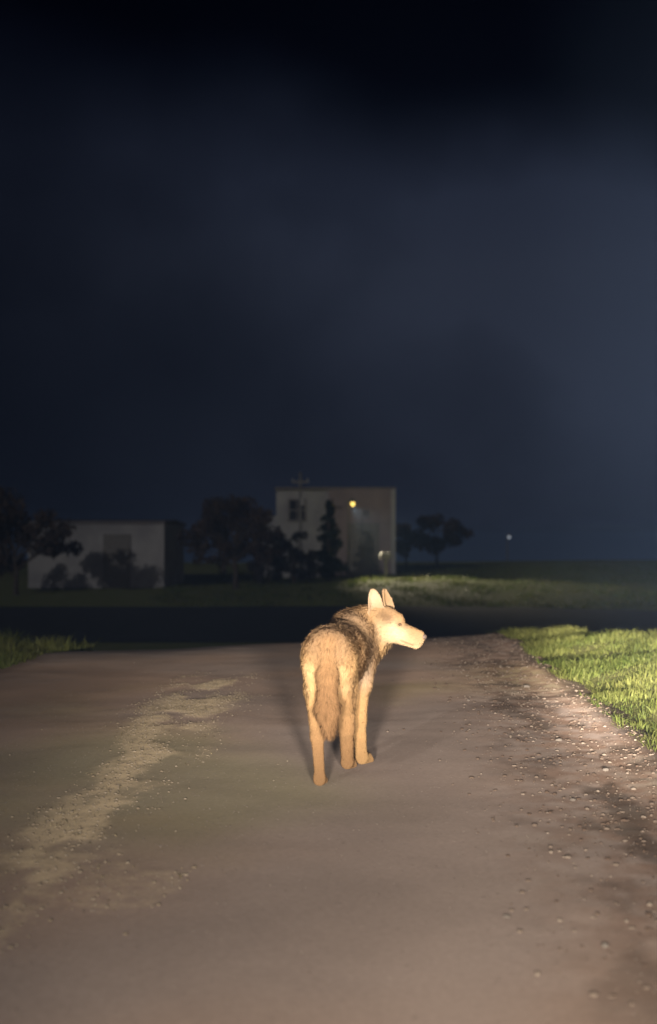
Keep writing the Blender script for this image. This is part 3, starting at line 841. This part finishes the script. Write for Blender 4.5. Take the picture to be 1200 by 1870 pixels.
# ------------------------------------------------------------------ trees
def leaf_mesh(name, clumps, n, size, c0, c1):
    w = np.array([c[3] for c in clumps])**2; w /= w.sum()
    t = rng.choice(len(clumps), n, p=w)
    C = np.array([c[:3] for c in clumps])[t]; Rr = np.array([c[3] for c in clumps])[t]
    d = rng.normal(size=(n, 3)); d /= np.linalg.norm(d, axis=-1, keepdims=True)
    P = C + d*(Rr*rng.random(n)**0.45)[:, None]*np.array([1, 1, 0.8])
    u = rng.normal(size=(n, 3)); u /= np.linalg.norm(u, axis=-1, keepdims=True)
    v = np.cross(u, rng.normal(size=(n, 3))); v /= np.linalg.norm(v, axis=-1, keepdims=True)
    s_ = (size*(0.6 + 0.8*rng.random(n)))[:, None]
    V = np.stack([P - u*s_, P + v*s_*0.45, P + u*s_, P - v*s_*0.45], 1).reshape(-1, 3)
    F = np.arange(n*4).reshape(-1, 4)
    k = rng.random((n, 1))
    col = (c0*(1-k) + c1*k)*(0.7 + 0.6*rng.random(len(clumps)))[t][:, None]
    return np_mesh(name, V, [F], False, np.repeat(col, 4, 0))
m_leaf = attr_mat('leaf', 'tint', 0.7, 0, 0.2, transl=0.15)
m_bark = mat('bark', (0.07, 0.055, 0.045), 0.95, 0.3, col2=(0.11, 0.09, 0.075), scale=5, bump=0.02, bscale=9, spec=0.1)
def tree(x, y, top, width, label, kind='round', n=3500, size=0.13, c0=(0.05,0.05,0.03), c1=(0.09,0.08,0.045), group=None):
    g = gz(x, y); H = top - g
    o = empty('conifer' if kind == 'cone' else ('shrub' if kind == 'shrub' else 'tree'), (x, y, g), label=label, category='shrub' if kind == 'shrub' else 'tree')
    if group: o['group'] = group
    tr = MB(); clumps = []
    th = H*(0.92 if kind == 'cone' else 0.6)
    pts = [(0,0,-0.2)] + [((random.random()-0.5)*0.12*H*k/6*(0.1 if kind=='cone' else 0.6), (random.random()-0.5)*0.1, th*k/6) for k in range(1, 7)]
    tr.tube(pts, [0.035*H*(1 - 0.14*k) for k in range(7)], 8)
    nb = 22 if kind == 'cone' else 12
    for i in range(nb):
        a = random.random()*6.283; f = (i + 0.5)/nb
        if kind == 'cone':
            z = H*(0.12 + 0.83*f); r = width*0.5*(1 - f)*(0.7 + 0.4*random.random()) + 0.05
            e = (math.cos(a)*r, math.sin(a)*r, z - 0.12*r)
            clumps.append((*e, 0.28*r + 0.16)); clumps.append((e[0]*0.45, e[1]*0.45, z, 0.35*r + 0.15))
        else:
            lowz = 0.10 if kind == 'shrub' else 0.34
            z = H*(lowz + (0.9-lowz)*f); r = width*0.5*math.sin(math.pi*(0.22 + 0.7*f))*(0.55 + 0.5*random.random())
            e = (math.cos(a)*r, math.sin(a)*r, z)
            for q in range(3):
                clumps.append((e[0]+random.uniform(-.25,.25)*width*.5, e[1]+random.uniform(-.25,.25)*width*.5, min(z+random.uniform(-.1,.12)*H, H*0.93), width*random.uniform(0.07, 0.15)))
        s0 = Vector(pts[min(6, 1 + int(5*min(1, e[2]/H)))]); s0.z = min(s0.z, e[2]*0.85)
        tr.tube([s0, (s0 + Vector(e))/2 + Vector((0,0,0.05*H)), e], [0.012*H, 0.008*H, 0.003*H], 5)
    tr.build('trunk', m_bark, o, True)
    link('crown', leaf_mesh('crown', clumps, n, size, np.array(c0), np.array(c1)), m_leaf, o)
    return o
rb0, rb1 = (0.055, 0.038, 0.030), (0.09, 0.063, 0.048)
tree(-13.2, 51.0, 2.3, 4.2, 'brownish leafy tree in front of the low pale house', 'round', 3500, 0.14, rb0, rb1)
tree(-19.5, 66.0, 4.6, 6.5, 'dark tree at the left edge behind the low house', 'round', 3000, 0.17, rb0, rb1)
tree(-4.3, 56.0, 3.0, 4.0, 'round dim tree standing between the two houses', 'round', 3500, 0.13, rb0, rb1)
tree(-6.4, 74.0, 3.4, 3.6, 'dark slender tree further back between the two houses', 'round', 2200, 0.15, rb0, rb1)
tree(0.02, 63.0, 3.35, 1.9, 'dark pointed conifer in front of the tall house', 'cone', 3000, 0.11, (0.018,0.028,0.018), (0.035,0.05,0.03))
tree(-1.75, 61.0, 1.5, 2.6, 'wide dark shrub left of the conifer', 'shrub', 2600, 0.11, (0.04,0.04,0.03), (0.07,0.06,0.05))
tree(-3.2, 64.0, 1.9, 2.4, 'dark shrub at the left corner of the tall house', 'shrub', 2200, 0.11, (0.04,0.035,0.03), (0.07,0.055,0.05))
tree(7.2, 80.0, 2.6, 4.4, 'dim bare-looking tree right of the tall house', 'round', 2600, 0.15, rb0, rb1)
tree(5.4, 84.0, 2.2, 3.0, 'small dim tree behind the right corner of the tall house', 'round', 2000, 0.15, rb0, rb1)

# ------------------------------------------------------------------ night mist
m_haze = bpy.data.materials.new('mist'); m_haze.use_nodes = True
hn = m_haze.node_tree.nodes; hn.clear()
ho = hn.new('ShaderNodeOutputMaterial'); hv = hn.new('ShaderNodeVolumePrincipled')
hv.inputs['Color'].default_value = (0.34, 0.56, 1.0, 1); hv.inputs['Density'].default_value = 0.0006; hv.inputs['Anisotropy'].default_value = 0.0
m_haze.node_tree.links.new(hv.outputs[0], ho.inputs['Volume'])
MB().box(-1000, 1000, -80, 1200, -25, 7).build('haze', m_haze, kind='stuff', label='thin night mist hanging over the road and fields', category='mist')
